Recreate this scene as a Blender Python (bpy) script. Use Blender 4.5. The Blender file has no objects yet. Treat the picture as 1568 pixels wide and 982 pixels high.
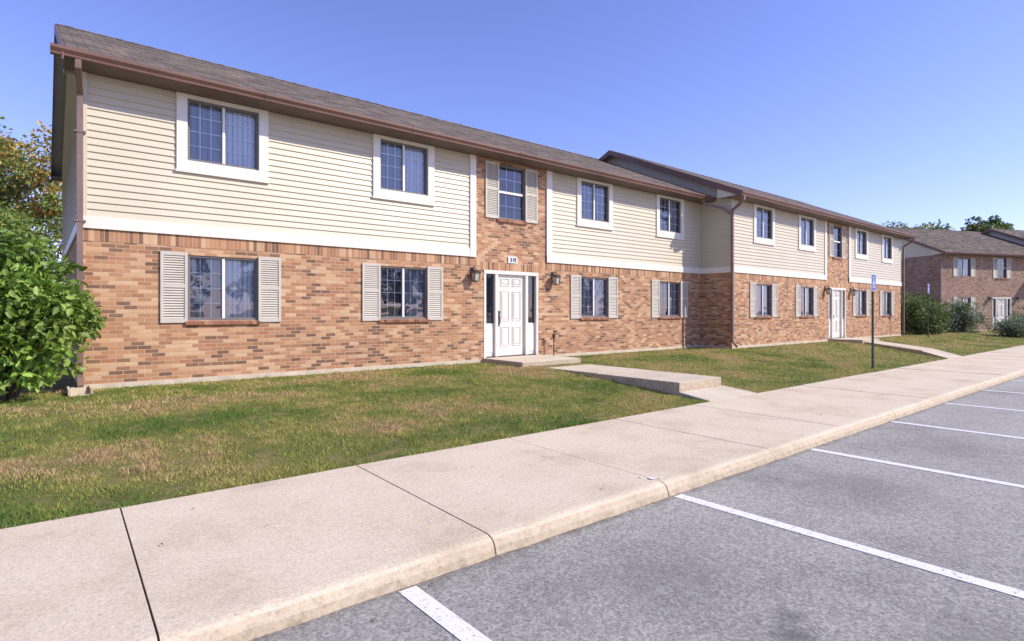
import bpy, math, random
import numpy as np
from mathutils import Vector, noise
random.seed(7)
S = bpy.context.scene
COL = S.collection

# ------------------------------------------------------------------ materials
class M:
    def __init__(s, name, rough=0.8):
        s.m = bpy.data.materials.new(name); s.m.use_nodes = True
        s.nt = s.m.node_tree; s.N = s.nt.nodes; s.L = s.nt.links
        s.p = s.N['Principled BSDF']; s.out = s.N['Material Output']
        s.p.inputs['Roughness'].default_value = rough
    def n(s, t, **kw):
        x = s.N.new(t)
        for k, v in kw.items(): setattr(x, k, v)
        return x
    def l(s, a, b): s.L.new(a, b)
    def coord(s, scale=(1, 1, 1), kind='Object'):
        tc = s.n('ShaderNodeTexCoord'); mp = s.n('ShaderNodeMapping')
        mp.inputs['Scale'].default_value = scale
        s.l(tc.outputs[kind], mp.inputs['Vector']); return mp.outputs[0]
    def noise(s, scale, detail=4, rough=0.6, vec=None):
        x = s.n('ShaderNodeTexNoise'); x.inputs['Scale'].default_value = scale
        x.inputs['Detail'].default_value = detail; x.inputs['Roughness'].default_value = rough
        s.l(vec if vec is not None else s.coord(), x.inputs['Vector']); return x.outputs['Fac']
    def ramp(s, fac, stops, interp='LINEAR'):
        r = s.n('ShaderNodeValToRGB'); r.color_ramp.interpolation = interp
        e = r.color_ramp.elements
        while len(e) < len(stops): e.new(0.5)
        for i, (p, c) in enumerate(stops):
            e[i].position = p
            e[i].color = (c[0], c[1], c[2], 1) if not isinstance(c, (int, float)) else (c, c, c, 1)
        s.l(fac, r.inputs[0]); return r.outputs[0]
    def mix(s, fac, a, b, mode='MIX'):
        x = s.n('ShaderNodeMix', data_type='RGBA', blend_type=mode)
        for sock, v in ((x.inputs[0], fac), (x.inputs[6], a), (x.inputs[7], b)):
            if isinstance(v, (int, float)): sock.default_value = v
            elif isinstance(v, tuple): sock.default_value = (*v, 1)
            else: s.l(v, sock)
        return x.outputs[2]
    def bump(s, h, strength=0.3, dist=0.01):
        b = s.n('ShaderNodeBump'); b.inputs['Strength'].default_value = strength
        b.inputs['Distance'].default_value = dist
        s.l(h, b.inputs['Height']); s.l(b.outputs[0], s.p.inputs['Normal'])
    def base(s, c):
        if isinstance(c, tuple): s.p.inputs['Base Color'].default_value = (*c, 1)
        else: s.l(c, s.p.inputs['Base Color'])
        return s.m

def paint(name, c, rough=0.5, var=0.12, scale=3.0):
    m = M(name, rough)
    f = m.noise(scale, 5)
    lo = tuple(v * (1 - var) for v in c); hi = tuple(min(1, v * (1 + var * .6)) for v in c)
    m.base(m.ramp(f, [(0.3, lo), (0.7, hi)]))
    m.bump(m.noise(60, 2), 0.08, 0.003)
    return m.m

def brick_mat(name, stops, mortar, w=0.203, h=0.0677, soldier=False):
    m = M(name, 0.9)
    tc = m.n('ShaderNodeTexCoord'); sp = m.n('ShaderNodeSeparateXYZ')
    m.l(tc.outputs['Object'], sp.inputs[0])
    ad = m.n('ShaderNodeMath', operation='ADD'); m.l(sp.outputs[0], ad.inputs[0]); m.l(sp.outputs[1], ad.inputs[1])
    cb = m.n('ShaderNodeCombineXYZ')
    if soldier:
        m.l(sp.outputs[2], cb.inputs[0]); m.l(ad.outputs[0], cb.inputs[1])
    else:
        m.l(ad.outputs[0], cb.inputs[0]); m.l(sp.outputs[2], cb.inputs[1])
    wob = m.n('ShaderNodeTexNoise'); wob.inputs['Scale'].default_value = 9
    m.l(cb.outputs[0], wob.inputs['Vector'])
    vm = m.n('ShaderNodeVectorMath', operation='MULTIPLY_ADD')
    m.l(wob.outputs['Color'], vm.inputs[0]); vm.inputs[1].default_value = (0.006, 0.004, 0)
    m.l(cb.outputs[0], vm.inputs[2])
    b = m.n('ShaderNodeTexBrick'); m.l(vm.outputs[0], b.inputs['Vector'])
    b.inputs['Color1'].default_value = (0, 0, 0, 1); b.inputs['Color2'].default_value = (1, 1, 1, 1)
    b.inputs['Mortar'].default_value = (.5, .5, .5, 1)
    b.inputs['Scale'].default_value = 1; b.inputs['Mortar Size'].default_value = 0.0055
    b.inputs['Mortar Smooth'].default_value = 0.25
    b.inputs['Brick Width'].default_value = 5 if soldier else w
    b.inputs['Row Height'].default_value = h
    if soldier: b.offset = 0
    c = m.ramp(b.outputs['Color'], stops)
    if soldier:
        wn = m.n('ShaderNodeTexWhiteNoise', noise_dimensions='1D')
        fl = m.n('ShaderNodeMath', operation='FLOOR'); dv = m.n('ShaderNodeMath', operation='DIVIDE')
        m.l(ad.outputs[0], dv.inputs[0]); dv.inputs[1].default_value = h
        m.l(dv.outputs[0], fl.inputs[0]); m.l(fl.outputs[0], wn.inputs['W'])
        c = m.ramp(wn.outputs['Value'], stops)
    f1 = m.noise(1.1, 5); f2 = m.noise(45, 4, 0.7)
    c = m.mix(m.ramp(f2, [(0.35, 0.0), (0.8, 0.35)]), c, tuple(v * 1.15 for v in stops[3][1]))
    c = m.mix(1.0, c, m.ramp(f1, [(0.25, (.84, .80, .78)), (0.7, (1.1, 1.06, 1.0))]), 'MULTIPLY')
    c = m.mix(b.outputs['Fac'], c, mortar)
    c = m.mix(m.ramp(m.noise(2.3, 6, .7), [(0.60, 0.0), (0.85, 0.25)]), c, (.50, .39, .28))
    m.base(c)
    inv = m.n('ShaderNodeMath', operation='SUBTRACT'); inv.inputs[0].default_value = 1
    m.l(b.outputs['Fac'], inv.inputs[1])
    a2 = m.n('ShaderNodeMath', operation='MULTIPLY_ADD'); m.l(f2, a2.inputs[0]); a2.inputs[1].default_value = .4
    m.l(inv.outputs[0], a2.inputs[2])
    m.bump(a2.outputs[0], 0.7, 0.008)
    return m.m

BR = [(0.0, (.13, .07, .048)), (0.12, (.22, .115, .066)), (0.20, (.38, .18, .092)), (0.42, (.47, .25, .130)),
      (0.56, (.35, .15, .078)), (0.74, (.53, .30, .160)), (1.0, (.62, .43, .265))]
mat_brick = brick_mat('brick', BR, (.52, .42, .30))
mat_soldier = brick_mat('brick_soldier', BR, (.50, .40, .29), soldier=True)
BR2 = [(0.0, (.13, .08, .06)), (0.10, (.19, .115, .085)), (0.2, (.29, .18, .125)), (0.5, (.34, .215, .15)),
       (0.62, (.27, .16, .115)), (0.8, (.38, .25, .175)), (1.0, (.43, .31, .23))]
mat_brick2 = brick_mat('brick_pink', BR2, (.38, .31, .25))
mat_sill = brick_mat('brick_sill', [(p, (c[0] * .7, c[1] * .55, c[2] * .55)) for p, c in BR], (.3, .22, .18), soldier=True)

mat_siding = paint('vinyl_siding', (.62, .545, .405), .45, .06, .8)
mat_trim = paint('white_trim', (.80, .74, .64), .45, .07, 2)
mat_shutter = paint('shutter_paint', (.57, .515, .43), .5, .08, 3)
mat_door = paint('door_paint', (.74, .70, .62), .35, .05, 3)
mat_gutter = paint('gutter_brown', (.18, .092, .066), .45, .2, 1.2)
mat_soffit = paint('soffit_brown', (.15, .105, .078), .6, .2, 2)
mat_gsoffit = paint('rake_soffit', (.40, .40, .37), .6, .1, 2)
mat_down = paint('downspout_paint', (.22, .14, .115), .4, .2, 2)
mat_frame = paint('window_frame_bronze', (.17, .155, .15), .4, .1, 4)
mat_munt = paint('muntin_white', (.85, .85, .85), .5, .03, 4)
mat_metal = paint('black_metal', (.03, .025, .022), .35, .3, 8)
mat_post = paint('green_post', (.05, .085, .06), .5, .3, 8)
mat_blue = paint('sign_blue', (.03, .10, .38), .4, .05, 8)
mat_white = paint('sign_white', (.8, .8, .8), .4, .05, 8)
mat_lamp = paint('lantern_glass', (.50, .46, .38), .15, .1, 8)

def concrete(name, base, joint=None):
    m = M(name, .92)
    f = m.noise(48, 5, .85); g = m.noise(1.1, 7, .68); k = m.noise(170, 2, .7); h2 = m.noise(26, 2, .5)
    c = m.ramp(f, [(0.30, tuple(v * .55 for v in base)), (0.44, tuple(v * .88 for v in base)), (0.55, base), (0.70, tuple(min(.9, v * 1.22) for v in base))])
    c = m.mix(1.0, c, m.ramp(g, [(0.28, (.76, .73, .68)), (0.48, (.97, .96, .94)), (0.72, (1.06, 1.06, 1.07))]), 'MULTIPLY')
    c = m.mix(m.ramp(k, [(0.60, 0.0), (0.68, .6)]), c, (.30, .22, .15))
    c = m.mix(m.ramp(k, [(0.30, .55), (0.38, 0.0)]), c, (.85, .79, .68))
    c = m.mix(m.ramp(h2, [(0.76, 0.0), (0.79, .6)]), c, (.22, .17, .12))
    # hairline cracks
    vo = m.n('ShaderNodeTexVoronoi', feature='DISTANCE_TO_EDGE'); vo.inputs['Scale'].default_value = .33
    wv = m.n('ShaderNodeTexNoise'); wv.inputs['Scale'].default_value = 2.2; wv.inputs['Detail'].default_value = 6
    co = m.coord(); m.l(co, wv.inputs['Vector'])
    wm = m.n('ShaderNodeVectorMath', operation='MULTIPLY_ADD'); m.l(wv.outputs['Color'], wm.inputs[0]); wm.inputs[1].default_value = (.7, .7, .7); m.l(co, wm.inputs[2])
    m.l(wm.outputs[0], vo.inputs['Vector'])
    cr = m.ramp(vo.outputs['Distance'], [(0.0, 1.0), (0.0025, 0.0)]); cm = m.ramp(m.noise(.45, 3), [(.52, 0.0), (.58, .7)])
    mc = m.n('ShaderNodeMath', operation='MULTIPLY'); m.l(cr, mc.inputs[0]); m.l(cm, mc.inputs[1])
    c = m.mix(mc.outputs[0], c, (.16, .12, .085))
    geo = m.n('ShaderNodeNewGeometry'); sp = m.n('ShaderNodeSeparateXYZ'); m.l(geo.outputs['True Normal'], sp.inputs[0])
    st = m.ramp(sp.outputs[2], [(0.2, 1.0), (0.9, 0.0)])
    dirt = m.ramp(m.noise(14, 7, .8), [(0.32, (.16, .11, .065)), (0.46, (.40, .31, .21)), (0.7, (.60, .50, .37))])
    mm = m.n('ShaderNodeMath', operation='MULTIPLY'); m.l(st, mm.inputs[0]); mm.inputs[1].default_value = .8
    c = m.mix(mm.outputs[0], c, dirt)
    m.base(c); m.bump(f, .6, .006); return m.m
mat_conc = concrete('sidewalk_concrete', (.75, .62, .455))
mat_conc2 = concrete('walk_concrete', (.68, .58, .44))
mat_found = paint('foundation_concrete', (.60, .51, .39), .9, .2, 4)
mat_crack = paint('joint_dirt', (.07, .06, .045), 1, .3, 20)

def asphalt():
    m = M('asphalt', .9)
    f = m.noise(62, 5, .9); g = m.noise(.5, 8, .68); v = m.n('ShaderNodeTexVoronoi'); v.inputs['Scale'].default_value = 52
    m.l(m.coord(), v.inputs['Vector'])
    K = lambda v_: (v_ * 1.28, v_ * 1.21, v_ * 1.07)
    c = m.ramp(f, [(0.34, K(.05)), (0.45, K(.21)), (0.56, K(.36)), (0.68, K(.66))])
    c = m.mix(.4, c, m.ramp(v.outputs['Color'], [(0.1, K(.11)), (.5, K(.29)), (.95, K(.58))]))
    c = m.mix(1.0, c, m.ramp(g, [(0.32, (.68, .68, .69)), (0.45, (.92, .92, .92)), (0.68, (1.1, 1.1, 1.09))]), 'MULTIPLY')
    tc = m.n('ShaderNodeTexCoord')
    for (x, y, r, a) in ((2.98, 1.33, .13, .75), (3.15, 1.45, .08, .65), (5.9, 2.1, .7, .42), (8.5, 1.9, .8, .36), (3.1, 2.2, .6, .36), (3.6, .6, .5, .3)):
        s1 = m.n('ShaderNodeVectorMath', operation='SUBTRACT'); m.l(tc.outputs['Object'], s1.inputs[0]); s1.inputs[1].default_value = (x, y, 0)
        ln = m.n('ShaderNodeVectorMath', operation='LENGTH'); m.l(s1.outputs[0], ln.inputs[0])
        nn = m.n('ShaderNodeMath', operation='MULTIPLY_ADD'); m.l(m.noise(9 if r < .3 else 3, 6, .75), nn.inputs[0]); nn.inputs[1].default_value = r * 2.0
        m.l(ln.outputs['Value'], nn.inputs[2])
        dv = m.n('ShaderNodeMath', operation='DIVIDE'); m.l(nn.outputs[0], dv.inputs[0]); dv.inputs[1].default_value = r * 2.3
        c = m.mix(m.ramp(dv.outputs[0], [(0.5, a), (0.95, 0.0)]), c, (.11, .105, .095))
    sp = m.n('ShaderNodeSeparateXYZ'); m.l(tc.outputs['Object'], sp.inputs[0])
    gg = m.n('ShaderNodeMath', operation='MULTIPLY_ADD'); m.l(m.noise(5, 6, .75), gg.inputs[0]); gg.inputs[1].default_value = .35; m.l(sp.outputs[1], gg.inputs[2])
    sh = m.n('ShaderNodeMath', operation='SUBTRACT'); m.l(gg.outputs[0], sh.inputs[0]); sh.inputs[1].default_value = 2.4
    c = m.mix(m.ramp(sh.outputs[0], [(0.74, 0.0), (0.87, .75)]), c, (.13, .105, .08))
    m.base(c); m.bump(f, .8, .008); return m.m
mat_asph = asphalt()
m = M('road_paint', .7)
wear = m.ramp(m.noise(30, 6, .8), [(0.38, 1.0), (0.45, 0.0)])
wear2 = m.ramp(m.noise(120, 3, .8), [(0.34, .8), (0.44, 0.0)])
mat_stripe = m.base(m.mix(wear2, m.mix(wear, (.84, .81, .76), (.37, .36, .33)), (.42, .40, .37)))

m = M('lawn_soil', 1)
a = m.ramp(m.noise(2.2, 6, .7), [(0.3, (.15, .16, .035)), (0.5, (.27, .24, .07)), (0.68, (.40, .30, .13))])
b = m.ramp(m.noise(70, 4, .8), [(0.3, (.45, .45, .4)), (0.7, (1.35, 1.3, 1.2))])
m.base(m.mix(1.0, a, b, 'MULTIPLY')); m.bump(m.noise(60, 4, .8), 1, .03); mat_ground = m.m

def shingles(name, k=1.0):
    m = M(name, .95)
    tc = m.n('ShaderNodeTexCoord'); mp = m.n('ShaderNodeMapping'); mp.inputs['Scale'].default_value = (1, 1.1, 0)
    m.l(tc.outputs['Object'], mp.inputs[0])
    b = m.n('ShaderNodeTexBrick'); m.l(mp.outputs[0], b.inputs['Vector'])
    b.inputs['Scale'].default_value = 1; b.inputs['Brick Width'].default_value = .31; b.inputs['Row Height'].default_value = .14
    b.inputs['Color1'].default_value = (0, 0, 0, 1); b.inputs['Color2'].default_value = (1, 1, 1, 1)
    b.inputs['Mortar Size'].default_value = .008; b.inputs['Mortar Smooth'].default_value = .3
    c = m.ramp(b.outputs['Color'], [(0, (.105 * k, .08 * k, .064 * k)), (.5, (.175 * k, .14 * k, .108 * k)), (1, (.27 * k, .21 * k, .165 * k))])
    c = m.mix(b.outputs['Fac'], c, (.04, .034, .03))
    c = m.mix(1.0, c, m.ramp(m.noise(60, 3, .8), [(.3, .55), (.7, 1.4)]), 'MULTIPLY')
    c = m.mix(1.0, c, m.ramp(m.noise(.8, 5, .6), [(.3, .85), (.7, 1.1)]), 'MULTIPLY')
    m.base(c); inv = m.n('ShaderNodeMath', operation='SUBTRACT'); inv.inputs[0].default_value = 1; m.l(b.outputs['Fac'], inv.inputs[1])
    m.bump(inv.outputs[0], .8, .01); m.p.inputs['Specular IOR Level'].default_value = .2; return m.m
mat_roof = shingles('roof_shingles', .95)

m = M('window_glass')
tr = m.n('ShaderNodeBsdfTransparent'); tr.inputs[0].default_value = (.92, .95, .98, 1)
gl = m.n('ShaderNodeBsdfGlossy'); gl.inputs['Roughness'].default_value = .01
fr = m.n('ShaderNodeFresnel'); fr.inputs[0].default_value = 1.5
ma = m.n('ShaderNodeMath', operation='MULTIPLY_ADD'); m.l(fr.outputs[0], ma.inputs[0]); ma.inputs[1].default_value = 1.2; ma.inputs[2].default_value = .07
ms = m.n('ShaderNodeMixShader'); m.l(ma.outputs[0], ms.inputs[0]); m.l(tr.outputs[0], ms.inputs[1]); m.l(gl.outputs[0], ms.inputs[2])
nb = m.n('ShaderNodeBump'); nb.inputs['Strength'].default_value = .35; nb.inputs['Distance'].default_value = .02
m.l(m.noise(2.5, 1), nb.inputs['Height']); m.l(nb.outputs[0], gl.inputs['Normal'])
m.l(ms.outputs[0], m.out.inputs[0]); mat_glass = m.m

def blind(name, c):
    m = M(name, .8)
    w = m.n('ShaderNodeTexWave', bands_direction='X', wave_profile='SAW'); w.inputs['Scale'].default_value = 3.6
    w.inputs['Distortion'].default_value = .3
    m.l(m.coord(), w.inputs['Vector'])
    m.base(m.mix(1.0, m.ramp(w.outputs['Fac'], [(0, (.45, .47, .5)), (.3, (1, 1, 1)), (1, (.85, .86, .88))]), c, 'MULTIPLY')); return m.m
BL = [blind('blind_light', (.85, .86, .88)), blind('blind_mid', (.34, .36, .39)), blind('blind_dark', (.08, .085, .095))]

def leafmat(name, tw=.3, rough=.45):
    m = M(name, rough)
    at = m.n('ShaderNodeAttribute', attribute_name='Col'); m.base(at.outputs['Color'])
    t = m.n('ShaderNodeBsdfTranslucent'); m.l(at.outputs['Color'], t.inputs[0])
    ms = m.n('ShaderNodeMixShader'); ms.inputs[0].default_value = tw
    m.l(m.p.outputs[0], ms.inputs[1]); m.l(t.outputs[0], ms.inputs[2]); m.l(ms.outputs[0], m.out.inputs[0]); return m.m
mat_leaf = leafmat('leaves', .35); mat_blade = leafmat('grass_blades', .35, .7)
m = M('bark', .95); m.base(m.ramp(m.noise(8, 6, .7, m.coord((4, 4, 1))), [(.3, (.06, .045, .035)), (.7, (.20, .16, .12))])); mat_bark = m.m

# ------------------------------------------------------------------ mesh helpers
class MB:
    def __init__(s): s.v = []; s.f = []
    def poly(s, pts):
        i = len(s.v); s.v += [tuple(p) for p in pts]; s.f.append(tuple(range(i, i + len(pts))))
    def hexa(s, p):
        i = len(s.v); s.v += [tuple(q) for q in p]
        for f in ((0, 3, 2, 1), (4, 5, 6, 7), (0, 1, 5, 4), (1, 2, 6, 5), (2, 3, 7, 6), (3, 0, 4, 7)): s.f.append(tuple(i + k for k in f))
    def box(s, x0, x1, y0, y1, z0, z1):
        s.hexa([(x0, y0, z0), (x1, y0, z0), (x1, y1, z0), (x0, y1, z0), (x0, y0, z1), (x1, y0, z1), (x1, y1, z1), (x0, y1, z1)])
    def prism_x(s, prof, x0, x1):
        i = len(s.v); n = len(prof)
        s.v += [(x0, y, z) for y, z in prof] + [(x1, y, z) for y, z in prof]
        s.f.append(tuple(range(i, i + n))); s.f.append(tuple(range(i + 2 * n - 1, i + n - 1, -1)))
        for k in range(n): j = (k + 1) % n; s.f.append((i + k, i + n + k, i + n + j, i + j))
    def tube(s, pts, rad, n=6):
        i = len(s.v); P = [Vector(p) for p in pts]
        for k, p in enumerate(P):
            d = (P[min(k + 1, len(P) - 1)] - P[max(k - 1, 0)]).normalized()
            a = Vector((0, 0, 1)) if abs(d.z) < .9 else Vector((1, 0, 0))
            u = d.cross(a).normalized(); w = d.cross(u)
            r = rad[k] if isinstance(rad, (list, tuple)) else rad
            for q in range(n):
                t = 2 * math.pi * (q + .5) / n; s.v.append(tuple(p + u * r * math.cos(t) + w * r * math.sin(t)))
        for k in range(len(P) - 1):
            for q in range(n):
                a = i + k * n + q; b = i + k * n + (q + 1) % n; s.f.append((a, b, b + n, a + n))
        s.f.append(tuple(range(i, i + n))); e = i + (len(P) - 1) * n; s.f.append(tuple(range(e + n - 1, e - 1, -1)))
    def obj(s, name, mat, parent=None, bevel=0, smooth=False):
        if not s.f: return None
        me = bpy.data.meshes.new(name); me.from_pydata(s.v, [], s.f); me.update()
        o = bpy.data.objects.new(name, me); COL.objects.link(o); me.materials.append(mat)
        if parent: o.parent = parent
        if bevel:
            b = o.modifiers.new('bevel', 'BEVEL'); b.width = bevel; b.segments = 2; b.limit_method = 'ANGLE'
        if smooth:
            for p in me.polygons: p.use_smooth = True
        return o
def empty(name, loc=(0, 0, 0), rot=0):
    e = bpy.data.objects.new(name, None); COL.objects.link(e); e.location = loc; e.rotation_euler = (0, 0, rot); return e
def np_mesh(name, V, F, C, mat, parent=None):
    me = bpy.data.meshes.new(name); k = F.shape[1]
    me.vertices.add(len(V)); me.vertices.foreach_set('co', V.astype(np.float32).ravel())
    me.loops.add(F.size); me.loops.foreach_set('vertex_index', F.astype(np.int32).ravel())
    me.polygons.add(len(F)); me.polygons.foreach_set('loop_start', np.arange(0, F.size, k, dtype=np.int32))
    me.polygons.foreach_set('loop_total', np.full(len(F), k, dtype=np.int32))
    me.update(calc_edges=True)
    at = me.color_attributes.new('Col', 'FLOAT_COLOR', 'POINT')
    at.data.foreach_set('color', np.hstack([C, np.ones((len(C), 1))]).astype(np.float32).ravel())
    me.materials.append(mat); o = bpy.data.objects.new(name, me); COL.objects.link(o)
    if parent: o.parent = parent
    return o

# ------------------------------------------------------------------ buildings
PITCH = .448; OV = .6; ZS = 5.5
class Parts:
    names = ['brick_walls', 'soldier_course', 'brick_sills', 'siding', 'trim', 'roof', 'gutters', 'soffit', 'rake_soffit', 'window_frames', 'muntins',
             'window_glass', 'blinds_light', 'blinds_mid', 'blinds_dark', 'shutters', 'entry_door', 'door_hardware', 'lanterns', 'lantern_glass', 'downspouts', 'foundation', 'number_plate']
    def __init__(s): s.d = {n: MB() for n in s.names}
    def __getattr__(s, n): return s.d[n]

def grid_wall(mb, x0, x1, z0, z1, y, ops, depth=.12):
    xs = sorted({x0, x1} | {v for o in ops for v in o[:2] if x0 < v < x1}); zs = sorted({z0, z1} | {v for o in ops for v in o[2:] if z0 < v < z1})
    for a, b in zip(xs, xs[1:]):
        for c, d in zip(zs, zs[1:]):
            mx, mz = (a + b) / 2, (c + d) / 2
            if any(o[0] < mx < o[1] and o[2] < mz < o[3] for o in ops): continue
            mb.poly([(a, y, c), (b, y, c), (b, y, d), (a, y, d)])
    for o in ops:
        if o[0] < x0 or o[1] > x1: continue
        a, b, c, d = o
        mb.poly([(a, y, c), (a, y + depth, c), (a, y + depth, d), (a, y, d)]); mb.poly([(b, y, c), (b, y, d), (b, y + depth, d), (b, y + depth, c)])
        mb.poly([(a, y, d), (a, y + depth, d), (b, y + depth, d), (b, y, d)]); mb.poly([(a, y, c), (b, y, c), (b, y + depth, c), (a, y + depth, c)])

LAP = .116
def siding_front(mb, x0, x1, z0, z1, y, ops):
    z = z0
    while z < z1 - .005:
        t = min(z + LAP, z1); cuts = [(x0, x1)]
        for o in ops:
            if o[2] < (z + t) / 2 < o[3]:
                nc = []
                for a, b in cuts:
                    if o[1] <= a or o[0] >= b: nc.append((a, b)); continue
                    if o[0] > a: nc.append((a, o[0]))
                    if o[1] < b: nc.append((o[1], b))
                cuts = nc
        for a, b in cuts:
            mb.poly([(a, y - .024, z), (b, y - .024, z), (b, y - .022, z + .012), (a, y - .022, z + .012)])
            mb.poly([(a, y - .022, z + .012), (b, y - .022, z + .012), (b, y - .002, t), (a, y - .002, t)])
            mb.poly([(a, y - .002, z), (b, y - .002, z), (b, y - .024, z), (a, y - .024, z)])
        z += LAP
def siding_side(mb, x, sg, z0, ylo, yhi, zmax):
    z = z0
    while z < zmax:
        t = min(z + LAP, zmax); a0, b0 = ylo(z), yhi(z); a1, b1 = ylo(t), yhi(t)
        if b1 > a1:
            mb.poly([(x + sg * .024, a0, z), (x + sg * .024, b0, z), (x + sg * .006, b1, t), (x + sg * .006, a1, t)])
            mb.poly([(x + sg * .006, a0, z), (x + sg * .006, b0, z), (x + sg * .024, b0, z), (x + sg * .024, a0, z)])
        z += LAP

def window(P, cx, w, z0, z1, y, style='slider', tone=None):
    x0, x1 = cx - w / 2, cx + w / 2; F = P.window_frames; f = .035
    F.box(x0, x0 + f, y + .02, y + .10, z0, z1); F.box(x1 - f, x1, y + .02, y + .10, z0, z1)
    F.box(x0 + f, x1 - f, y + .022, y + .10, z1 - f, z1); F.box(x0 + f, x1 - f, y + .022, y + .10, z0, z0 + f)
    tone = tone or random.choice([(0, 0), (1, 0), (1, 1), (2, 1), (1, 0)])
    if style == 'slider':
        P.muntins.box(cx - .022, cx + .022, y + .03, y + .10, z0 + f, z1 - f)
        panes = [(x0 + f, cx - .022, z0 + f, z1 - f), (cx + .022, x1 - f, z0 + f, z1 - f)]; nx, nz = 3, 4
    else:
        zm = (z0 + z1) / 2
        P.muntins.box(x0 + f, x1 - f, y + .035, y + .10, zm - .025, zm + .025)
        panes = [(x0 + f, x1 - f, zm + .025, z1 - f), (x0 + f, x1 - f, z0 + f, zm - .025)]; nx, nz = 3, 2
    for i, (a, b, c, d) in enumerate(panes):
        g = y + (.06 if i == 0 else .072)
        P.window_glass.poly([(a, g, c), (b, g, c), (b, g, d), (a, g, d)])
        s = .018
        P.window_frames.box(a, a + s, g - .012, g - .002, c, d); P.window_frames.box(b - s, b, g - .012, g - .002, c, d)
        P.window_frames.box(a + s, b - s, g - .012, g - .002, c, c + s); P.window_frames.box(a + s, b - s, g - .012, g - .002, d - s, d)
        for k in range(1, nx):
            xx = a + (b - a) * k / nx; P.muntins.box(xx - .0095, xx + .0095, g + .004, g + .010, c, d)
        for k in range(1, nz):
            zz = c + (d - c) * k / nz; P.muntins.box(a, b, g + .005, g + .011, zz - .0095, zz + .0095)
        mb = (P.blinds_light, P.blinds_mid, P.blinds_dark)[tone[i]]
        yb = y + .12 + .02 * i
        mb.poly([(a - .05, yb, c - .05), (b + .05, yb, c - .05), (b + .05, yb, d + .05), (a - .05, yb, d + .05)])

def shutter(P, x0, x1, z0, z1, y):
    B = P.shutters; s = .045
    B.box(x0, x0 + s, y - .035, y - .003, z0, z1); B.box(x1 - s, x1, y - .035, y - .003, z0, z1)
    zm = z0 + (z1 - z0) * .52
    for a, b in ((z0, z0 + .07), (zm - .03, zm + .03), (z1 - .06, z1)): B.box(x0 + s, x1 - s, y - .032, y - .003, a, b)
    B.poly([(x0 + s, y - .006, z0), (x1 - s, y - .006, z0), (x1 - s, y - .006, z1), (x0 + s, y - .006, z1)])
    for lo, hi in ((z0 + .07, zm - .03), (zm + .03, z1 - .06)):
        n = int((hi - lo) / .042); st = (hi - lo) / n
        for k in range(n):
            z = lo + k * st
            B.hexa([(x0 + s, y - .030, z + .004), (x1 - s, y - .030, z + .004), (x1 - s, y - .008, z + st * .75), (x0 + s, y - .008, z + st * .75),
                    (x0 + s, y - .028, z + .010), (x1 - s, y - .028, z + .010), (x1 - s, y - .006, z + st * .75 + .006), (x0 + s, y - .006, z + st * .75 + .006)])

def entry(P, cx, y, z0, z1, w):
    D = P.entry_door; x0, x1 = cx - w / 2, cx + w / 2; dx0, dx1 = cx - .46, cx + .46; yd = y + .06
    zt = z1 - .09
    D.box(x0, x1, y - .02, y + .13, zt, z1)
    for a, b in ((x0, x0 + .07), (dx0 - .09, dx0 - .004), (dx1 + .004, dx1 + .09), (x1 - .07, x1)): D.box(a, b, y - .012, y + .13, z0, zt)
    D.box(dx0, dx1, yd, yd + .045, z0 + .02, zt)
    P.door_hardware.box(x0 + .07, x1 - .07, y - .02, y + .12, z0 - .01, z0 + .018)
    H = zt - z0 - .02; zb = z0 + .02
    rows = [(.12, .36), (.43, .80), (.86, .955)]
    for r0, r1 in rows:
        for a, b in ((dx0 + .12, cx - .055), (cx + .055, dx1 - .12)):
            c, d = zb + r0 * H, zb + r1 * H
            for bx in ((a, a + .018, c, d), (b - .018, b, c, d), (a + .018, b - .018, c, c + .018), (a + .018, b - .018, d - .018, d)):
                D.box(bx[0], bx[1], yd - .018, yd + .001, bx[2], bx[3])
            D.hexa([(a + .055, yd - .018, c + .055), (b - .055, yd - .018, c + .055), (b - .04, yd + .002, c + .04), (a + .04, yd + .002, c + .04),
                    (a + .055, yd - .018, d - .055), (b - .055, yd - .018, d - .055), (b - .04, yd + .002, d - .04), (a + .04, yd + .002, d - .04)])
    for a, b in ((x0 + .07, dx0 - .09), (dx1 + .09, x1 - .07)):
        zg = zb + .40 * H
        D.box(a, b, yd, yd + .04, zb, zg)
        D.box(a + .03, b - .03, yd - .012, yd + .001, zb + .10, zg - .08)
        P.window_frames.box(a, a + .014, yd, yd + .03, zg, zt); P.window_frames.box(b - .014, b, yd, yd + .03, zg, zt)
        P.window_glass.poly([(a, yd + .02, zg), (b, yd + .02, zg), (b, yd + .02, zt), (a, yd + .02, zt)])
        P.blinds_dark.poly([(a, yd + .06, zg), (b, yd + .06, zg), (b, yd + .06, zt), (a, yd + .06, zt)])
    Hh = P.door_hardware; hx = dx0 + .07
    Hh.box(hx - .022, hx + .022, yd - .012, yd, z0 + .78, z0 + 1.18); Hh.tube([(hx, yd - .01, z0 + .82), (hx, yd - .06, z0 + .86), (hx, yd - .06, z0 + 1.0), (hx, yd - .01, z0 + 1.05)], .011, 6)
    Hh.tube([(hx, yd, z0 + 1.14), (hx, yd - .03, z0 + 1.14)], .024, 8)

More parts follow.
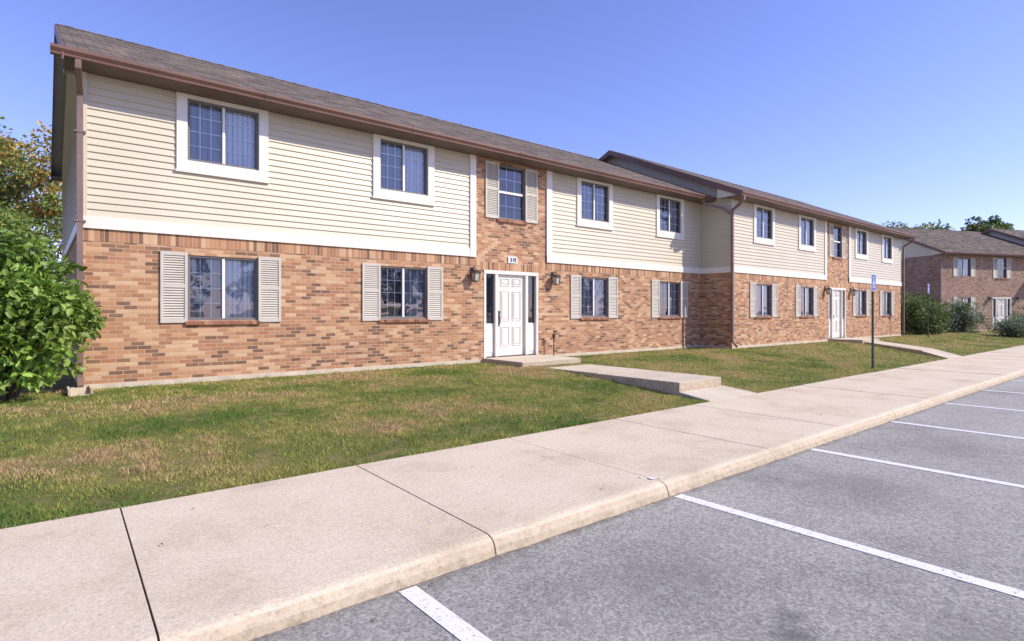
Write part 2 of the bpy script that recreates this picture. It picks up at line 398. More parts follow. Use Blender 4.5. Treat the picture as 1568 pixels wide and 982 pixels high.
def lantern(P, x, y, z):
    L = P.lanterns
    L.box(x - .05, x + .05, y - .02, y - .002, z - .02, z + .16)
    L.tube([(x, y - .02, z + .10), (x, y - .09, z + .17), (x, y - .15, z + .15), (x, y - .15, z + .09)], .012, 6)
    yc = y - .15
    def frus(z0, r0, z1, r1, B): B.hexa([(x - r0, yc - r0, z0), (x + r0, yc - r0, z0), (x + r0, yc + r0, z0), (x - r0, yc + r0, z0), (x - r1, yc - r1, z1), (x + r1, yc - r1, z1), (x + r1, yc + r1, z1), (x - r1, yc + r1, z1)])
    frus(z + .03, .105, z + .10, .02, L); frus(z + .02, .11, z + .03, .11, L)
    frus(z - .17, .05, z + .02, .078, P.lantern_glass)
    for sx in (-1, 1):
        for sy in (-1, 1): L.tube([(x + sx * .052, yc + sy * .052, z - .17), (x + sx * .082, yc + sy * .082, z + .02)], .009, 4)
    frus(z - .185, .062, z - .17, .062, L); L.tube([(x, yc, z - .22), (x, yc, z - .185)], [.008, .02], 6)

def num(mb, s, x, y, z, h):
    seg = {'3': 'abgcd', '1': 'bc', '9': 'abgfcd', '7': 'abc'}; w = h * .5; t = h * .16
    for ch in s:
        if ch == '1': x -= w * .45
        R = {'a': (0, w, h - t, h), 'g': (0, w, h / 2 - t / 2, h / 2 + t / 2), 'd': (0, w, 0, t), 'b': (w - t, w, h / 2, h), 'c': (w - t, w, 0, h / 2), 'f': (0, t, h / 2, h)}
        for k in seg[ch]:
            a, b, c, d = R[k]; i = 'abcdefg'.index(k) * .0003; mb.box(x + a, x + b, y - .006 - i, y, z + c, z + d)
        x += w + t * 1.5

def wing(P, x0, x1, yf, yb, cs, dc, left=True, right=True, rside=True, zg=.3, siding=True, tones=None, lroof=.3, lgut=.4, rroof=.3, shut_up=False, bay=(1.17, 1.2)):
    DW = 1.82; zb = 3.0; ztop = ZS
    ops = [(c - .59, c + .59, 1.5, 2.66) for c in cs]
    door = (dc - DW / 2, dc + DW / 2, .5, 2.70); upw = (dc - .44, dc + .44, 4.03, 5.42)
    b0, b1 = dc - bay[0], dc + bay[1]
    W = P.brick_walls
    if siding:
        grid_wall(W, x0, x1, zg, zb, yf, ops + [door]); grid_wall(W, b0, b1, zb, ztop, yf, [upw])
        for a, b in ((x0, b0), (b1, x1)):
            so = [(c - .77, c + .77, 4.13, 5.6) for c in cs]
            siding_front(P.siding, a, b, zb + .2, ztop, yf, so)
            P.trim.box(a, b, yf - .04, yf + .02, zb, zb + .198)
        P.trim.box(b0 - .18, b0, yf - .048, yf + .02, zb - .003, ztop); P.trim.box(b1, b1 + .2, yf - .048, yf + .02, zb - .003, ztop)
        P.siding.box(x0 - .03, x0 + .07, yf - .034, yf + .07, zb + .2, ztop)
        for c in cs:
            window(P, c, 1.2, 4.33, 5.43, yf - .02, tone=(tones or {}).get((c, 1)))
            T = P.trim; a, b = c - .6, c + .6
            T.box(a - .17, a, yf - .05, yf + .1, 4.13, 5.497); T.box(b, b + .17, yf - .05, yf + .1, 4.13, 5.497)
            T.box(a, b, yf - .046, yf + .1, 4.13, 4.33); T.box(a, b, yf - .046, yf + .1, 5.43, 5.497)
            T.box(a - .19, b + .19, yf - .062, yf - .0, 4.11, 4.145)
        P.soldier_course.box(x0 + .002, dc - DW / 2 - .12, yf - .004, yf + .05, 2.80, 2.998); P.soldier_course.box(dc + DW / 2 + .12, x1 - .002, yf - .004, yf + .05, 2.80, 2.998)
    else:
        ops2 = [(c - .59, c + .59, 4.1, 5.3) for c in cs]
        grid_wall(W, x0, x1, zg, ztop, yf, ops + [door, upw] + ops2)
        for c in cs:
            window(P, c, 1.18, 4.1, 5.3, yf)
            shutter(P, c - 1.01, c - .595, 4.08, 5.32, yf); shutter(P, c + .595, c + 1.01, 4.08, 5.32, yf)
    P.soldier_course.box(dc - DW / 2 - .1, dc + DW / 2 + .1, yf - .006, yf + .05, 2.703, 2.90)
    for c in cs:
        window(P, c, 1.18, 1.5, 2.66, yf, tone=(tones or {}).get((c, 0)))
        shutter(P, c - 1.01, c - .595, 1.46, 2.70, yf); shutter(P, c + .595, c + 1.01, 1.46, 2.70, yf)
        P.brick_sills.hexa([(c - .63, yf - .05, 1.42), (c + .63, yf - .05, 1.42), (c + .63, yf + .11, 1.42), (c - .63, yf + .11, 1.42),
                            (c - .63, yf - .05, 1.478), (c + .63, yf - .05, 1.478), (c + .63, yf + .11, 1.503), (c - .63, yf + .11, 1.503)])
    window(P, dc, .88, 4.03, 5.42, yf, 'hung', tone=(2, 2))
    shutter(P, dc - .87, dc - .445, 4.02, 5.44, yf); shutter(P, dc + .445, dc + .87, 4.02, 5.44, yf)
    P.brick_sills.box(dc - .5, dc + .5, yf - .05, yf + .11, 3.95, 4.028)
    entry(P, dc, yf, .5, 2.70, DW)
    lantern(P, dc - 1.27, yf, 2.58); lantern(P, dc + 1.44, yf, 2.58)
    P.foundation.box(x0 - .012, dc - DW / 2 - .05, yf - .012, yf + .05, zg - .3, .48); P.foundation.box(dc + DW / 2 + .05, x1, yf - .012, yf + .05, zg - .3, .48)
    ye = yf - OV; yr = (ye + yb + OV) / 2; rz = lambda y: 5.63 + PITCH * (min(y, 2 * yr - y) - ye)
    xl = x0 - (lroof if left else 0); xr = x1 + (rroof if right else 0)
    R = P.roof; t = .05
    for ya, yc in ((ye + .03, yr), (2 * yr - ye - .03, yr)):
        R.hexa([(xl, ya, rz(ya) - t), (xr, ya, rz(ya) - t), (xr, yc, rz(yc) - t), (xl, yc, rz(yc) - t), (xl, ya, rz(ya)), (xr, ya, rz(ya)), (xr, yc, rz(yc)), (xl, yc, rz(yc))])
    k = xl + .003
    while k < xr - .05:
        e2 = min(k + .3, xr); R.hexa([(k, yr - .13, rz(yr) - .05), (e2, yr - .13, rz(yr) - .045), (e2, yr + .13, rz(yr) - .045), (k, yr + .13, rz(yr) - .05),
                                  (k, yr - .03, rz(yr) + .006), (e2, yr - .03, rz(yr) + .022), (e2, yr + .03, rz(yr) + .022), (k, yr + .03, rz(yr) + .006)]); k += .31
    gl_ = x0 - (lgut if left else -.0); gr = x1 + (lgut if right else 0)
    P.gutters.prism_x([(ye + .11, 5.625), (ye + .02, 5.625), (ye, 5.64), (ye - .012, 5.63), (ye - .01, 5.59), (ye + .03, 5.54), (ye + .035, 5.51), (ye + .11, 5.505)], gl_, gr)
    k = gl_ + 3.05
    while k < gr - .5:
        P.gutters.prism_x([(ye + .108, 5.622), (ye - .004, 5.644), (ye - .017, 5.632), (ye - .015, 5.588), (ye + .025, 5.536), (ye + .03, 5.506), (ye + .108, 5.502)], k, k + .07); k += 3.05
    P.soffit.box(xl, xr, ye + .11, yf + .02, 5.502, 5.53)
    bx = 2 * yr - ye
    P.gutters.box(xl, xr, bx - .12, bx, 5.5, 5.63); P.soffit.box(xl, xr, yb - .02, bx - .12, 5.502, 5.53)
    for flag, xe, sg in ((left, xl, -1), (right, xr, 1)):
        if not flag: continue
        a, b = sorted((xe, xe + sg * .025))
        for ya, yc in ((ye + .02, yr), (2 * yr - ye - .02, yr)):
            P.gutters.hexa([(a, ya, rz(ya) - .19), (b, ya, rz(ya) - .19), (b, yc, rz(yc) - .19), (a, yc, rz(yc) - .19), (a, ya, rz(ya) + .01), (b, ya, rz(ya) + .01), (b, yc, rz(yc) + .01), (a, yc, rz(yc) + .01)])
            wx = x0 if sg < 0 else x1
            P.rake_soffit.poly([(wx, ya, rz(ya) - .06), (xe, ya, rz(ya) - .06), (xe, yc, rz(yc) - .06), (wx, yc, rz(yc) - .06)])
        q = xe + sg * -.02
        P.siding.poly([(q, ye + .12, 5.53), (q, yf + .35, 5.53), (q, yf + .35, rz(yf + .35) - .19), (q, ye + .12, rz(ye + .12) - .1)])
        P.siding.poly([(q, yf + .35, 5.53), (wx, yf + .35, 5.53), (wx, yf + .35, rz(yf + .35) - .19), (q, yf + .35, rz(yf + .35) - .19)])
    for flag, x, sg in ((left, x0, -1), (right and rside, x1, 1)):
        if not flag: continue
        W.poly([(x, yf, zg), (x, yb, zg), (x, yb, zb), (x, yf, zb)] if siding else [(x, yf, zg), (x, yb, zg), (x, yb, ZS), (x, yf, ZS)])
        P.foundation.box(*sorted((x, x + sg * .012)), yf, yb, zg - .3, .47)
        inv = lambda z: (z - 5.63 + .06) / PITCH + ye
        lo = lambda z: max(yf, inv(z)); hi = lambda z: min(yb, 2 * yr - inv(z))
        siding_side(P.siding, x, sg, zb + .2 if siding else ZS, lo, hi, rz(yr) - .1)
        if siding: P.trim.box(*sorted((x - sg * .02, x + sg * .04)), yf - .04, yb, zb, zb + .198)
    W.poly([(x0, yb, zg), (x1, yb, zg), (x1, yb, ZS), (x0, yb, ZS)])
    return rz

def finish(P, name, loc=(0, 0, 0), rot=0, brick=mat_brick):
    e = empty(name, loc, rot)
    mats = dict(brick_walls=brick, soldier_course=mat_soldier if brick == mat_brick else brick, brick_sills=mat_sill, siding=mat_siding, trim=mat_trim, roof=mat_roof,
                gutters=mat_gutter, soffit=mat_soffit, rake_soffit=mat_gsoffit, window_frames=mat_frame, muntins=mat_munt, window_glass=mat_glass, blinds_light=BL[0], blinds_mid=BL[1], blinds_dark=BL[2],
                shutters=mat_shutter, entry_door=mat_door, door_hardware=mat_metal, lanterns=mat_metal, lantern_glass=mat_lamp, downspouts=mat_down, foundation=mat_found, number_plate=mat_white)
    for n, mb in P.d.items(): mb.obj(n, mats[n], e, bevel=.004 if n in ('trim', 'entry_door') else 0)
    return e

P = Parts()
C1 = [2.62, 6.33, 12.62, 16.33]; C2 = [20.4, 23.92, 29.63, 33.0]
tn = {(2.62, 1): (1, 0), (6.33, 1): (1, 0), (2.62, 0): (1, 0), (6.33, 0): (2, 1), (12.62, 0): (1, 0), (12.62, 1): (1, 1), (16.33, 1): (2, 1), (16.33, 0): (1, 1)}
wing(P, .526, 18.22, 11.5, 21.0, C1, 9.47, right=False, tones=tn, lroof=.24, lgut=.40)
wing(P, 18.22, 35.1, 10.33, 20.6, C2, 26.93, lroof=.36, lgut=.40)
P.number_plate.box(9.33, 9.63, 11.475, 11.49, 2.91, 3.08)
dig = MB(); num(dig, '319', 9.395, 11.474, 2.94, .11)
D = P.downspouts
D.tube([(.46, 10.98, 5.5), (.46, 10.98, 5.40), (.50, 11.40, 5.12), (.50, 11.41, 4.9), (.50, 11.41, .62), (.50, 11.25, .47)], .056, 4)
D.tube([(18.02, 9.80, 5.5), (18.02, 9.80, 5.38), (18.06, 10.0, 5.22), (18.13, 10.25, 5.1), (18.14, 10.27, 4.9), (18.14, 10.27, .66), (18.14, 10.10, .47)], .056, 4)
D.tube([(17.5, 10.98, 5.5), (17.6, 11.0, 5.36), (18.06, 10.55, 5.2), (18.14, 10.36, 5.0)], .05, 4)
D.tube([(35.2, 9.80, 5.5), (35.2, 9.80, 5.38), (35.2, 10.22, 5.1), (35.2, 10.24, 4.9), (35.2, 10.24, .5)], .056, 4)
for z in (1.5, 3.08, 4.5):
    D.box(.425, .575, 11.36, 11.47, z, z + .03)
bld = finish(P, 'apartment_building')
dig.obj('number_digits', mat_metal, bld)

P = Parts()
wing(P, 0, 10.6, 0, 9.6, [2.11, 9.0], 5.65, siding=False, right=False)
wing(P, 10.6, 26, -1.2, 9.0, [13, 16.5, 22.5], 19.5, siding=False)
P.downspouts.tube([(-.1, -.5, 5.5), (-.1, -.08, 5.1), (-.1, -.08, .4)], .05, 4)
finish(P, 'apartment_building', (46.1, 11.3, -.05), math.radians(-23), mat_brick2)

# ------------------------------------------------------------------ ground
YS = 3.06; YB = 5.42
def gz(x, y):
    if y < YB: return .10
    if y < 9.6: return .10 + .29 * (y - YB) / (9.6 - YB)
    return .39
g = MB(); rows = [(-600, -.04), (5.34, -.04), (5.38, .10), (YB, .10), (7.5, gz(0, 7.5)), (9.6, .39), (14, .39), (40, .39), (900, .39)]
for (ya, za), (yb_, zb_) in zip(rows, rows[1:]):
    for xa, xb in ((-600, -5), (-5, 15), (15, 60), (60, 900)): g.poly([(xa, ya, za), (xb, ya, za), (xb, yb_, zb_), (xa, yb_, zb_)])
g.obj('ground', mat_ground)
a = MB(); a.poly([(-60, -45, 0), (160, -45, 0), (160, YS + .02, 0), (-60, YS + .02, 0)]); a.obj('parking_lot', mat_asph)
s = MB()
for k in range(-4, 14):
    x = 1.69 + 2.735 * k; s.poly([(x - .06, -2.4, .004), (x + .06, -2.4, .004), (x + .06, YS - .03, .004), (x - .06, YS - .03, .004)])
s.obj('parking_stripes', mat_stripe)

sw = MB(); xs = [.46 + 1.955 * k for k in range(-9, 50)]
prof = [(YB, -.03), (YB, .112), (YB - .008, .12), (YS + .105, .12), (YS + .065, .114), (YS + .035, .098), (YS + .012, .05), (YS, .0), (YS - .01, -.03)]
R = random.Random(3)
for x0_, x1_ in zip(xs, xs[1:]):
    dz = R.uniform(-.004, .004); e = .0055; n = 16; sk = .05
    i0 = len(sw.v)
    for j in range(n + 1):
        xx = x0_ + e + (x1_ - x0_ - 2 * e) * j / n
        edge = .012 if j in (0, n) else 0
        jj = R.uniform(-.006, .006)
        for (y, z) in prof:
            jy = jj + edge * .6 if z < .118 and y < 4 else 0
            sw.v.append((xx + sk * (y - 4.2) * .5, y + jy, z + (dz if z > 0.05 else 0) - (edge * .4 if .04 < z < .118 and y < 4 else 0)))
    m_ = len(prof)
    for j in range(n):
        for q in range(m_):
            r_ = (q + 1) % m_; A = i0 + j * m_ + q; B_ = i0 + j * m_ + r_
            sw.f.append((A, B_, B_ + m_, A + m_))
    sw.f.append(tuple(range(i0, i0 + m_))); e0 = i0 + n * m_; sw.f.append(tuple(range(e0 + m_ - 1, e0 - 1, -1)))
sw_o = sw.obj('sidewalk', mat_conc)
jb = MB(); jb.box(xs[0], xs[-1], YS + .05, YB - .01, -.02, .085); jb.obj('joint_fill', mat_crack, sw_o)
dab = MB()
for (x, y, r) in ((4.33, 3.24, .035), (4.28, 3.33, .02), (4.40, 3.20, .016), (2.2, 3.6, .010), (6.5, 4.4, .012), (1.3, 4.2, .010), (4.25, 3.55, .014), (4.2, 3.72, .010)):
    n = 11; dab.poly([(x + r * R.uniform(.5, 1.3) * math.cos(6.283 * k / n), y + r * R.uniform(.5, 1.3) * math.sin(6.283 * k / n), .1285) for k in range(n)])
dab.obj('paint_drips', mat_stripe, sw_o)

w = MB()
w.box(8.50, 10.42, 9.95, 11.49, .1, .50)
w.box(8.88, 10.28, 8.0, 9.945, .1, .385); w.box(8.88, 10.28, 6.05, 7.99, .1, .38)
w.hexa([(8.86, YB + .005, .0), (10.45, YB + .005, .0), (10.32, 6.045, .0), (8.86, 6.045, .0), (8.86, YB + .005, .124), (10.45, YB + .005, .124), (10.32, 6.045, .215), (8.86, 6.045, .215)])
w.obj('entry_walkway', mat_conc2, bevel=.012)
w = MB()
w.box(26.0, 27.9, 9.0, 10.32, .1, .50)
def qd(xa, ya, xb, yb_, wd, z0a, z0b):
    w.hexa([(xa, ya, -.02), (xa + wd, ya, -.02), (xb + wd, yb_, -.02), (xb, yb_, -.02), (xa, ya, z0a), (xa + wd, ya, z0a), (xb + wd, yb_, z0b), (xb, yb_, z0b)])
qd(23.9, 6.4, 26.2, 8.99, 1.5, .30, .42); qd(23.0, YB + .005, 23.89, 6.39, 1.6, .124, .28)
w.obj('entry_walkway', mat_conc2, bevel=.012)
sb = MB(); sb.hexa([(.33, 10.72, .36), (.63, 10.72, .36), (.62, 11.30, .36), (.38, 11.30, .36), (.33, 10.72, .40), (.63, 10.72, .40), (.62, 11.30, .47), (.38, 11.30, .47)])
sb.box(.33, .36, 10.72, 11.3, .38, .49); sb.box(.60, .63, 10.72, 11.3, .38, .49)
sb.obj('splash_block', mat_conc2)
hb = MB(); hb.tube([(10.78, 11.3, .3), (10.78, 11.3, 1.12)], .015, 6); hb.tube([(10.78, 11.3, 1.12), (10.78, 11.22, 1.12), (10.78, 11.2, 1.04)], .02, 6); hb.box(10.75, 10.81, 11.27, 11.33, .95, 1.05)
hb.obj('garden_tap', mat_metal)

# ------------------------------------------------------------------ lawn blades
rng = np.random.default_rng(5)
def lawn(name, regions):
    Vs, Cs = [], []
    for (x0, x1, y0, y1, dens, hh, ww) in regions:
        n = int((x1 - x0) * (y1 - y0) * dens)
        x = rng.uniform(x0, x1, n); y = rng.uniform(y0, y1, n)
        keep = ~(((x > 8.46) & (x < 10.46) & (y > 9.9)) | ((x > 8.86) & (x < 10.3) & (y <= 9.96)) | ((x > .3) & (x < .66) & (y > 10.7)))
        keep &= ~((x > 18.2) & (y > 10.3)) & (y < 11.47)
        t2 = np.where(y < 6.4, 23.0 + (y - YB) * .92, 23.9 + (y - 6.4) * .89)
        keep &= ~((x > t2 - .02) & (x < t2 + 1.6) & (y < 9.05)) & ~((x > 26) & (x < 27.9) & (y > 8.9))
        x, y = x[keep], y[keep]; n = len(x)
        z = np.where(y < 9.6, .10 + .29 * (y - YB) / (9.6 - YB), .39)
        n1 = np.array([noise.fractal(Vector((a * .55, b * .8, 0)), 1, 2, 4) for a, b in zip(x, y)])
        n2 = np.array([noise.noise(Vector((a * 3.1, b * 3.1, 7))) for a, b in zip(x, y)])
        n3 = np.array([noise.noise(Vector((a * 1.3, b * 1.3, 27))) for a, b in zip(x, y)])
        n4 = np.array([noise.noise(Vector((a * 7, b * 7, 3))) for a, b in zip(x, y)])
        h = rng.uniform(.5, 1.1, n) * hh * (1 + .9 * n2 + .8 * n4); h = np.where((x > 9) & (y < 5.6), h * .7, h)
        h = np.where(y < YB + .14, h * 1.4, h)
        ang = rng.uniform(0, 2 * np.pi, n); lean = rng.uniform(.2, 1.1, n) * h; la = rng.uniform(0, 2 * np.pi, n)
        b = np.stack([x, y, z - .005], 1); side = np.stack([np.cos(ang), np.sin(ang), 0 * ang], 1) * (ww * rng.uniform(.6, 1.2, n))[:, None]
        tip = b + np.stack([np.cos(la) * lean, np.sin(la) * lean, h], 1)
        V = np.stack([b - side, b + side, tip], 1).reshape(-1, 3)
        dry = np.clip(.46 + 1.0 * n1 + .45 * n2 + .35 * n3 + .45 * n4 + rng.normal(0, .2, n), 0, 1)[:, None]
        dry = np.where((y < 6.3)[:, None], dry * .8, dry)
        green = np.array([.13, .24, .033]); yel = np.array([.44, .44, .10]); br = np.array([.62, .43, .22])
        c = np.where(dry < .6, green + (yel - green) * dry / .6, yel + (br - yel) * (dry - .6) / .4) * rng.uniform(.5, 1.45, n)[:, None]
        Vs.append(V); Cs.append(np.repeat(c, 3, 0))
    V = np.concatenate(Vs); C = np.concatenate(Cs); F = np.arange(len(V)).reshape(-1, 3)
    np_mesh(name, V, F, C, mat_blade)
tuft = [(.46 - .012 + 1.955 * k + .025 * (yy - 4.2), .46 + .012 + 1.955 * k + .025 * (yy - 4.2), yy, yy + .1, 60000, .02, .003) for k, yy in ((0, 4.85), (0, 4.2), (1, 4.5), (2, 5.2), (1, 3.4))]
lawn('lawn_grass', [(-1.5, 4, YB - .02, 9, 4200, .040, .0045), (4, 9, YB - .02, 9, 2800, .042, .0055), (-1.5, 9, 9, 11.5, 1700, .045, .0065),
                    (9, 18.3, YB, 11.5, 1200, .042, .0075), (18.3, 42, YB, 11.5, 240, .05, .014)] + tuft)

# ------------------------------------------------------------------ foliage
def leaves(name, pts, size, cols, parent, rs, out=None, droop=.3, aspect=.5):
    n = len(pts); d = rs.normal(size=(n, 3))
    if out is not None: d = d * .7 + out * 1.0
    d[:, 2] -= droop; d /= np.linalg.norm(d, axis=1)[:, None]
    r = rs.normal(size=(n, 3)) * .8; r[:, 2] += .8
    s = np.cross(d, r); s /= np.linalg.norm(s, axis=1)[:, None] + 1e-6; nn = np.cross(s, d)
    L = (size * rs.uniform(.6, 1.25, n))[:, None]; W = L * aspect * .5; up = nn * W * .35
    V = np.stack([pts, pts + d * L * .28 + s * W + up, pts + d * L * .68 + s * W * .8 + up, pts + d * L - nn * L * .08,
                  pts + d * L * .68 - s * W * .8 + up, pts + d * L * .28 - s * W + up], 1).reshape(-1, 3)
    i = np.arange(n)[:, None] * 6; F = np.concatenate([i + np.array([[0, 1, 2, 3]]), i + np.array([[0, 3, 4, 5]])])
    return np_mesh(name, V, F, np.repeat(cols, 6, 0), mat_leaf, parent)

def plant(name, base, H, zc, rad, nclump, nleaf, size, pal, seed, trunk=.2, clr=.34, shrub=False, aspect=.5, core=.55):
    rs = np.random.default_rng(seed); e = empty(name, base); mb = MB()
    u = rs.normal(size=(nclump, 3)); u /= np.linalg.norm(u, axis=1)[:, None]
    rr = rs.uniform(core, 1, nclump)[:, None] ** .8
    c = u * rr * np.array(rad) * (1 - clr * .6) * rs.uniform(.85, 1.15, (nclump, 1)) + np.array([0, 0, zc])
    c[:, 2] = np.maximum(c[:, 2], size * 1.5)
    if shrub:
        for k in range(0, nclump, 2): q = c[k]; mb.tube([(q[0] * .1, q[1] * .1, -.1), (q[0] * .4, q[1] * .4, q[2] * .5), tuple(q)], [.03, .02, .006], 5)
    else:
        zt = zc + rad[2] * .5; mb.tube([(0, 0, -.3), (.1, 0, zc * .35), (-.05, .1, zc * .8), (0, 0, zt)], [trunk * 1.3, trunk, trunk * .7, trunk * .2], 9)
        for k in range(nclump):
            q = c[k]; st = max(zc * .4, min(zt, q[2] - np.hypot(q[0], q[1]) * rs.uniform(.5, 1)))
            mid = (q[0] * .5, q[1] * .5, (st + q[2]) / 2 + .15 * rs.normal())
            mb.tube([(0, 0, st), mid, tuple(q)], [trunk * .4, trunk * .2, trunk * .05], 5)
    mb.obj('branches', mat_bark, e)
    k = rs.integers(0, nclump, nleaf); cr = np.mean(rad) * clr * rs.uniform(.6, 1.25, nclump)
    o = rs.normal(size=(nleaf, 3)); o /= np.linalg.norm(o, axis=1)[:, None]
    pts = c[k] + o * (cr[k] * rs.uniform(.25, 1.05, nleaf) ** .6)[:, None] * np.array([1, 1, .75])
    pts[:, 2] = np.maximum(pts[:, 2], .05 + rs.uniform(0, .1, nleaf))
    pal = np.array(pal); pk = rs.integers(0, len(pal), nclump)
    mixr = rs.uniform(size=nleaf) < .3
    cols = pal[np.where(mixr, rs.integers(0, len(pal), nleaf), pk[k])] * rs.uniform(.6, 1.35, nleaf)[:, None] * rs.uniform(.75, 1.2, nclump)[k][:, None]
    leaves('foliage', pts, size, cols, e, rs, out=o, aspect=aspect)
    return e

G = [(.20, .33, .05), (.27, .41, .07), (.13, .23, .03), (.34, .46, .10)]
plant('broadleaf_shrub', (-.40, 10.95, .37), 2.4, 1.18, (1.28, .95, 1.28), 85, 11000, .125, G, 3, shrub=True, clr=.27, aspect=.55, core=.35)
plant('broadleaf_shrub', (-1.9, 12.2, .37), 2.6, 1.35, (1.3, 1.1, 1.55), 60, 6500, .12, G, 4, shrub=True, clr=.28, aspect=.55, core=.35)
AU = [(.62, .28, .08), (.50, .36, .09), (.26, .34, .08), (.52, .38, .12), (.30, .38, .09), (.22, .30, .07), (.28, .36, .08)]
plant('autumn_tree', (-1.2, 33.5, .39), 11, 6.8, (3.8, 3.6, 4.2), 62, 10000, .19, AU, 11, trunk=.16, clr=.21, aspect=.6, core=.25)
plant('deciduous_tree', (-1.0, 25.5, .39), 6.5, 3.1, (2.7, 2.4, 2.5), 46, 7500, .15, [(.20, .30, .06), (.27, .38, .08), (.34, .40, .10), (.15, .24, .05)], 12, trunk=.14, clr=.25, core=.3)
SG = [(.12, .18, .045), (.17, .25, .065), (.28, .30, .10), (.08, .12, .03)]
plant('hedge_shrub', (38.4, 10.3, .3), 2.4, 1.15, (2.0, 1.5, 1.45), 50, 9000, .12, SG, 21, shrub=True, clr=.32, core=.3)
plant('hedge_shrub', (41.2, 11.2, .3), 2.4, 1.15, (1.8, 1.4, 1.45), 45, 8000, .12, SG, 22, shrub=True, clr=.32, core=.3)
plant('hedge_shrub', (44.4, 9.9, .3), 2.2, 1.1, (1.8, 1.5, 1.4), 45, 8500, .11, [(.17, .24, .10), (.44, .46, .34), (.12, .18, .07)], 23, shrub=True, clr=.32, core=.3)
plant('hedge_shrub', (43.4, 7.1, .22), 1.4, .65, (2.1, 1.3, .9), 40, 7000, .10, [(.15, .21, .09), (.32, .36, .24), (.11, .17, .06)], 24, shrub=True, clr=.32, core=.3)
DG = [(.15, .22, .07), (.20, .28, .09), (.11, .16, .05), (.28, .29, .11)]
for (x, y, h, r, sd, pal) in ((90, 27.0, 14.4, 4.4, 31, DG), (97, 25.2, 15.3, 4.4, 32, DG), (86, 28.4, 13.4, 3.4, 33, DG), (108, 21, 15.8, 3.0, 34, DG)):
    plant('distant_tree', (x, y, .3), h, h - r, (r, r, r), 34, 4200, .46, pal, sd, trunk=.3, clr=.34, core=.3)
for i in range(11):     # trees on the far side of the lot
    h = 9 + (i * 37 % 5); plant('lot_side_tree', (-35 + i * 11 + (i % 3) * 2, -52 - (i % 2) * 5, -.05), h, h * .58, (4.6, 4.6, h * .42), 22, 1500, .75, DG, 60 + i, trunk=.3, clr=.36)
rs = np.random.default_rng(99); n = 110
px_ = rs.uniform(-1, 16, n); py_ = np.where(rs.uniform(size=n) < .6, rs.normal(2.98, .05, n), rs.uniform(2.4, 5.3, n)); py_[:14] = rs.uniform(10.2, 11.3, 14); px_[:14] = rs.uniform(-.3, .6, 14)
pz_ = np.where(py_ < 3.05, .008, .13); pz_[:14] = .40
ll = MB()
for x, y, z in zip(px_, py_, pz_):
    t = rs.uniform(0, 6.28); L = rs.uniform(.008, .02); ll.poly([(x + L * math.cos(t), y + L * math.sin(t), z), (x + L * .5 * math.cos(t + 1.6), y + L * .5 * math.sin(t + 1.6), z + .006), (x - L * math.cos(t), y - L * math.sin(t), z + .002), (x - L * .5 * math.cos(t + 1.6), y - L * .5 * math.sin(t + 1.6), z + .004)])
ll.obj('fallen_leaves', paint('dry_leaf', (.28, .18, .09), .8, .5, 5))

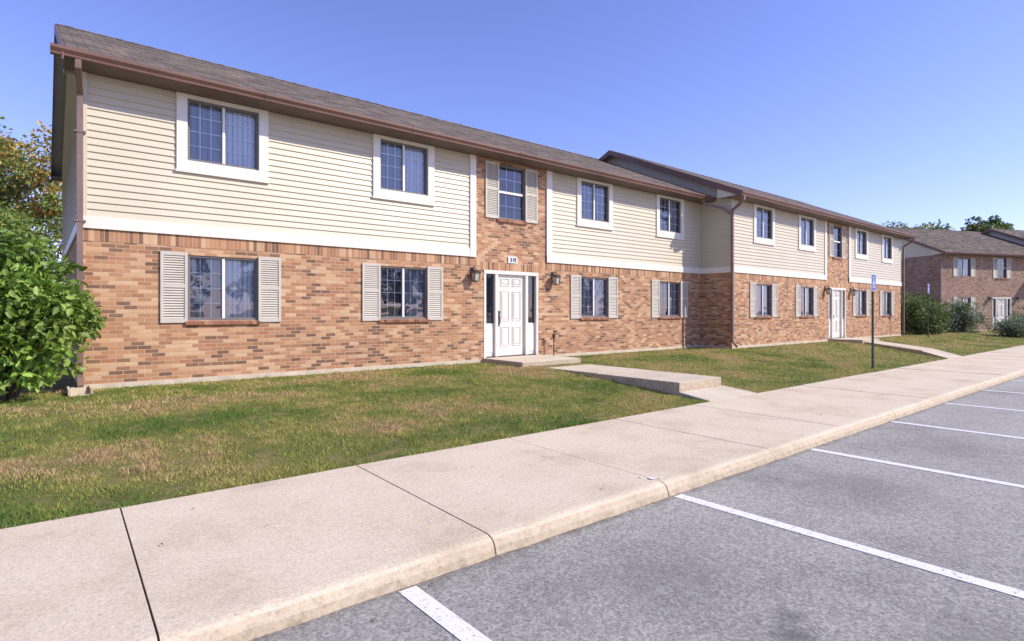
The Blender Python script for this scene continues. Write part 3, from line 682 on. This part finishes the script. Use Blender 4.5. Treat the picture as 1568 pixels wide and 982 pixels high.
# ------------------------------------------------------------------ signs
def sign(loc, h, rot=0, big=True):
    e = empty('accessible_parking_sign', loc, rot); b = MB()
    b.box(-.03, -.018, -.02, .02, -.2, h); b.box(.018, .03, -.02, .02, -.2, h); b.box(-.018, .018, .012, .02, -.2, h); b.obj('post', mat_post, e)
    z1 = h; z0 = h - .46; p = MB(); p.box(-.155, .155, -.026, -.021, z0, z1); p.obj('plate_border', mat_white, e)
    p = MB(); p.box(-.143, .143, -.029, -.0265, z0 + .012, z1 - .012); p.obj('plate_face', mat_blue, e)
    p = MB(); cz = z0 + .17; n = 18
    for k in range(n):
        t0 = math.radians(-60 - 250 * k / n); t1 = math.radians(-60 - 250 * (k + 1) / n)
        p.poly([(r * math.cos(t), -.031, cz + r * math.sin(t)) for r, t in ((.07, t0), (.088, t0), (.088, t1), (.07, t1))])
    p.box(-.03, -.008, -.032, -.0295, cz + .02, cz + .17); p.box(-.008, .06, -.0315, -.0295, cz + .02, cz + .04); p.box(.045, .065, -.0325, -.0295, cz - .07, cz + .018)
    p.poly([(-.02 + .022 * math.cos(t), -.031, cz + .20 + .022 * math.sin(t)) for t in [k * math.pi / 6 for k in range(12)]])
    p.obj('wheelchair_symbol', mat_white, e)
sign((17.4, 5.78, .12), 2.55); sign((34.6, 9.0, .3), 2.75); sign((49.0, 10.2, .35), 2.3)

# ------------------------------------------------------------------ light, sky, camera
v = Vector((.65 * math.cos(math.radians(37)), -.76 * math.cos(math.radians(37)), math.sin(math.radians(37))))
sl = bpy.data.lights.new('sun', 'SUN'); sl.energy = 5.0; sl.angle = math.radians(.5); sl.color = (1, .93, .80)
so = bpy.data.objects.new('sun', sl); COL.objects.link(so); so.rotation_euler = v.to_track_quat('Z', 'Y').to_euler()
W = bpy.data.worlds.new('World'); S.world = W; W.use_nodes = True
nt = W.node_tree; sky = nt.nodes.new('ShaderNodeTexSky'); sky.sky_type = 'NISHITA'; sky.sun_disc = False
sky.sun_elevation = math.radians(37); sky.sun_rotation = math.atan2(.65, -.76)
sky.air_density = 1.0; sky.dust_density = .2; sky.ozone_density = 3.2
tint = nt.nodes.new('ShaderNodeMix'); tint.data_type = 'RGBA'; tint.blend_type = 'MULTIPLY'; tint.inputs[0].default_value = 1
tint.inputs[7].default_value = (1.36, 1.17, 1.66, 1)
nt.links.new(sky.outputs[0], tint.inputs[6])
nt.links.new(tint.outputs[2], nt.nodes['Background'].inputs[0]); nt.nodes['Background'].inputs[1].default_value = .145
cd = bpy.data.cameras.new('camera'); cam = bpy.data.objects.new('camera', cd); COL.objects.link(cam)
cam.location = (0, 0, 1.65); cam.rotation_euler = (math.radians(90), 0, math.radians(-39.48))
cd.sensor_width = 36; cd.lens = 20.18; cd.shift_y = -.0084; cd.clip_end = 3000; cd.clip_start = .05
S.camera = cam
S.view_settings.view_transform = 'Standard'; S.view_settings.look = 'None'; S.view_settings.exposure = 0
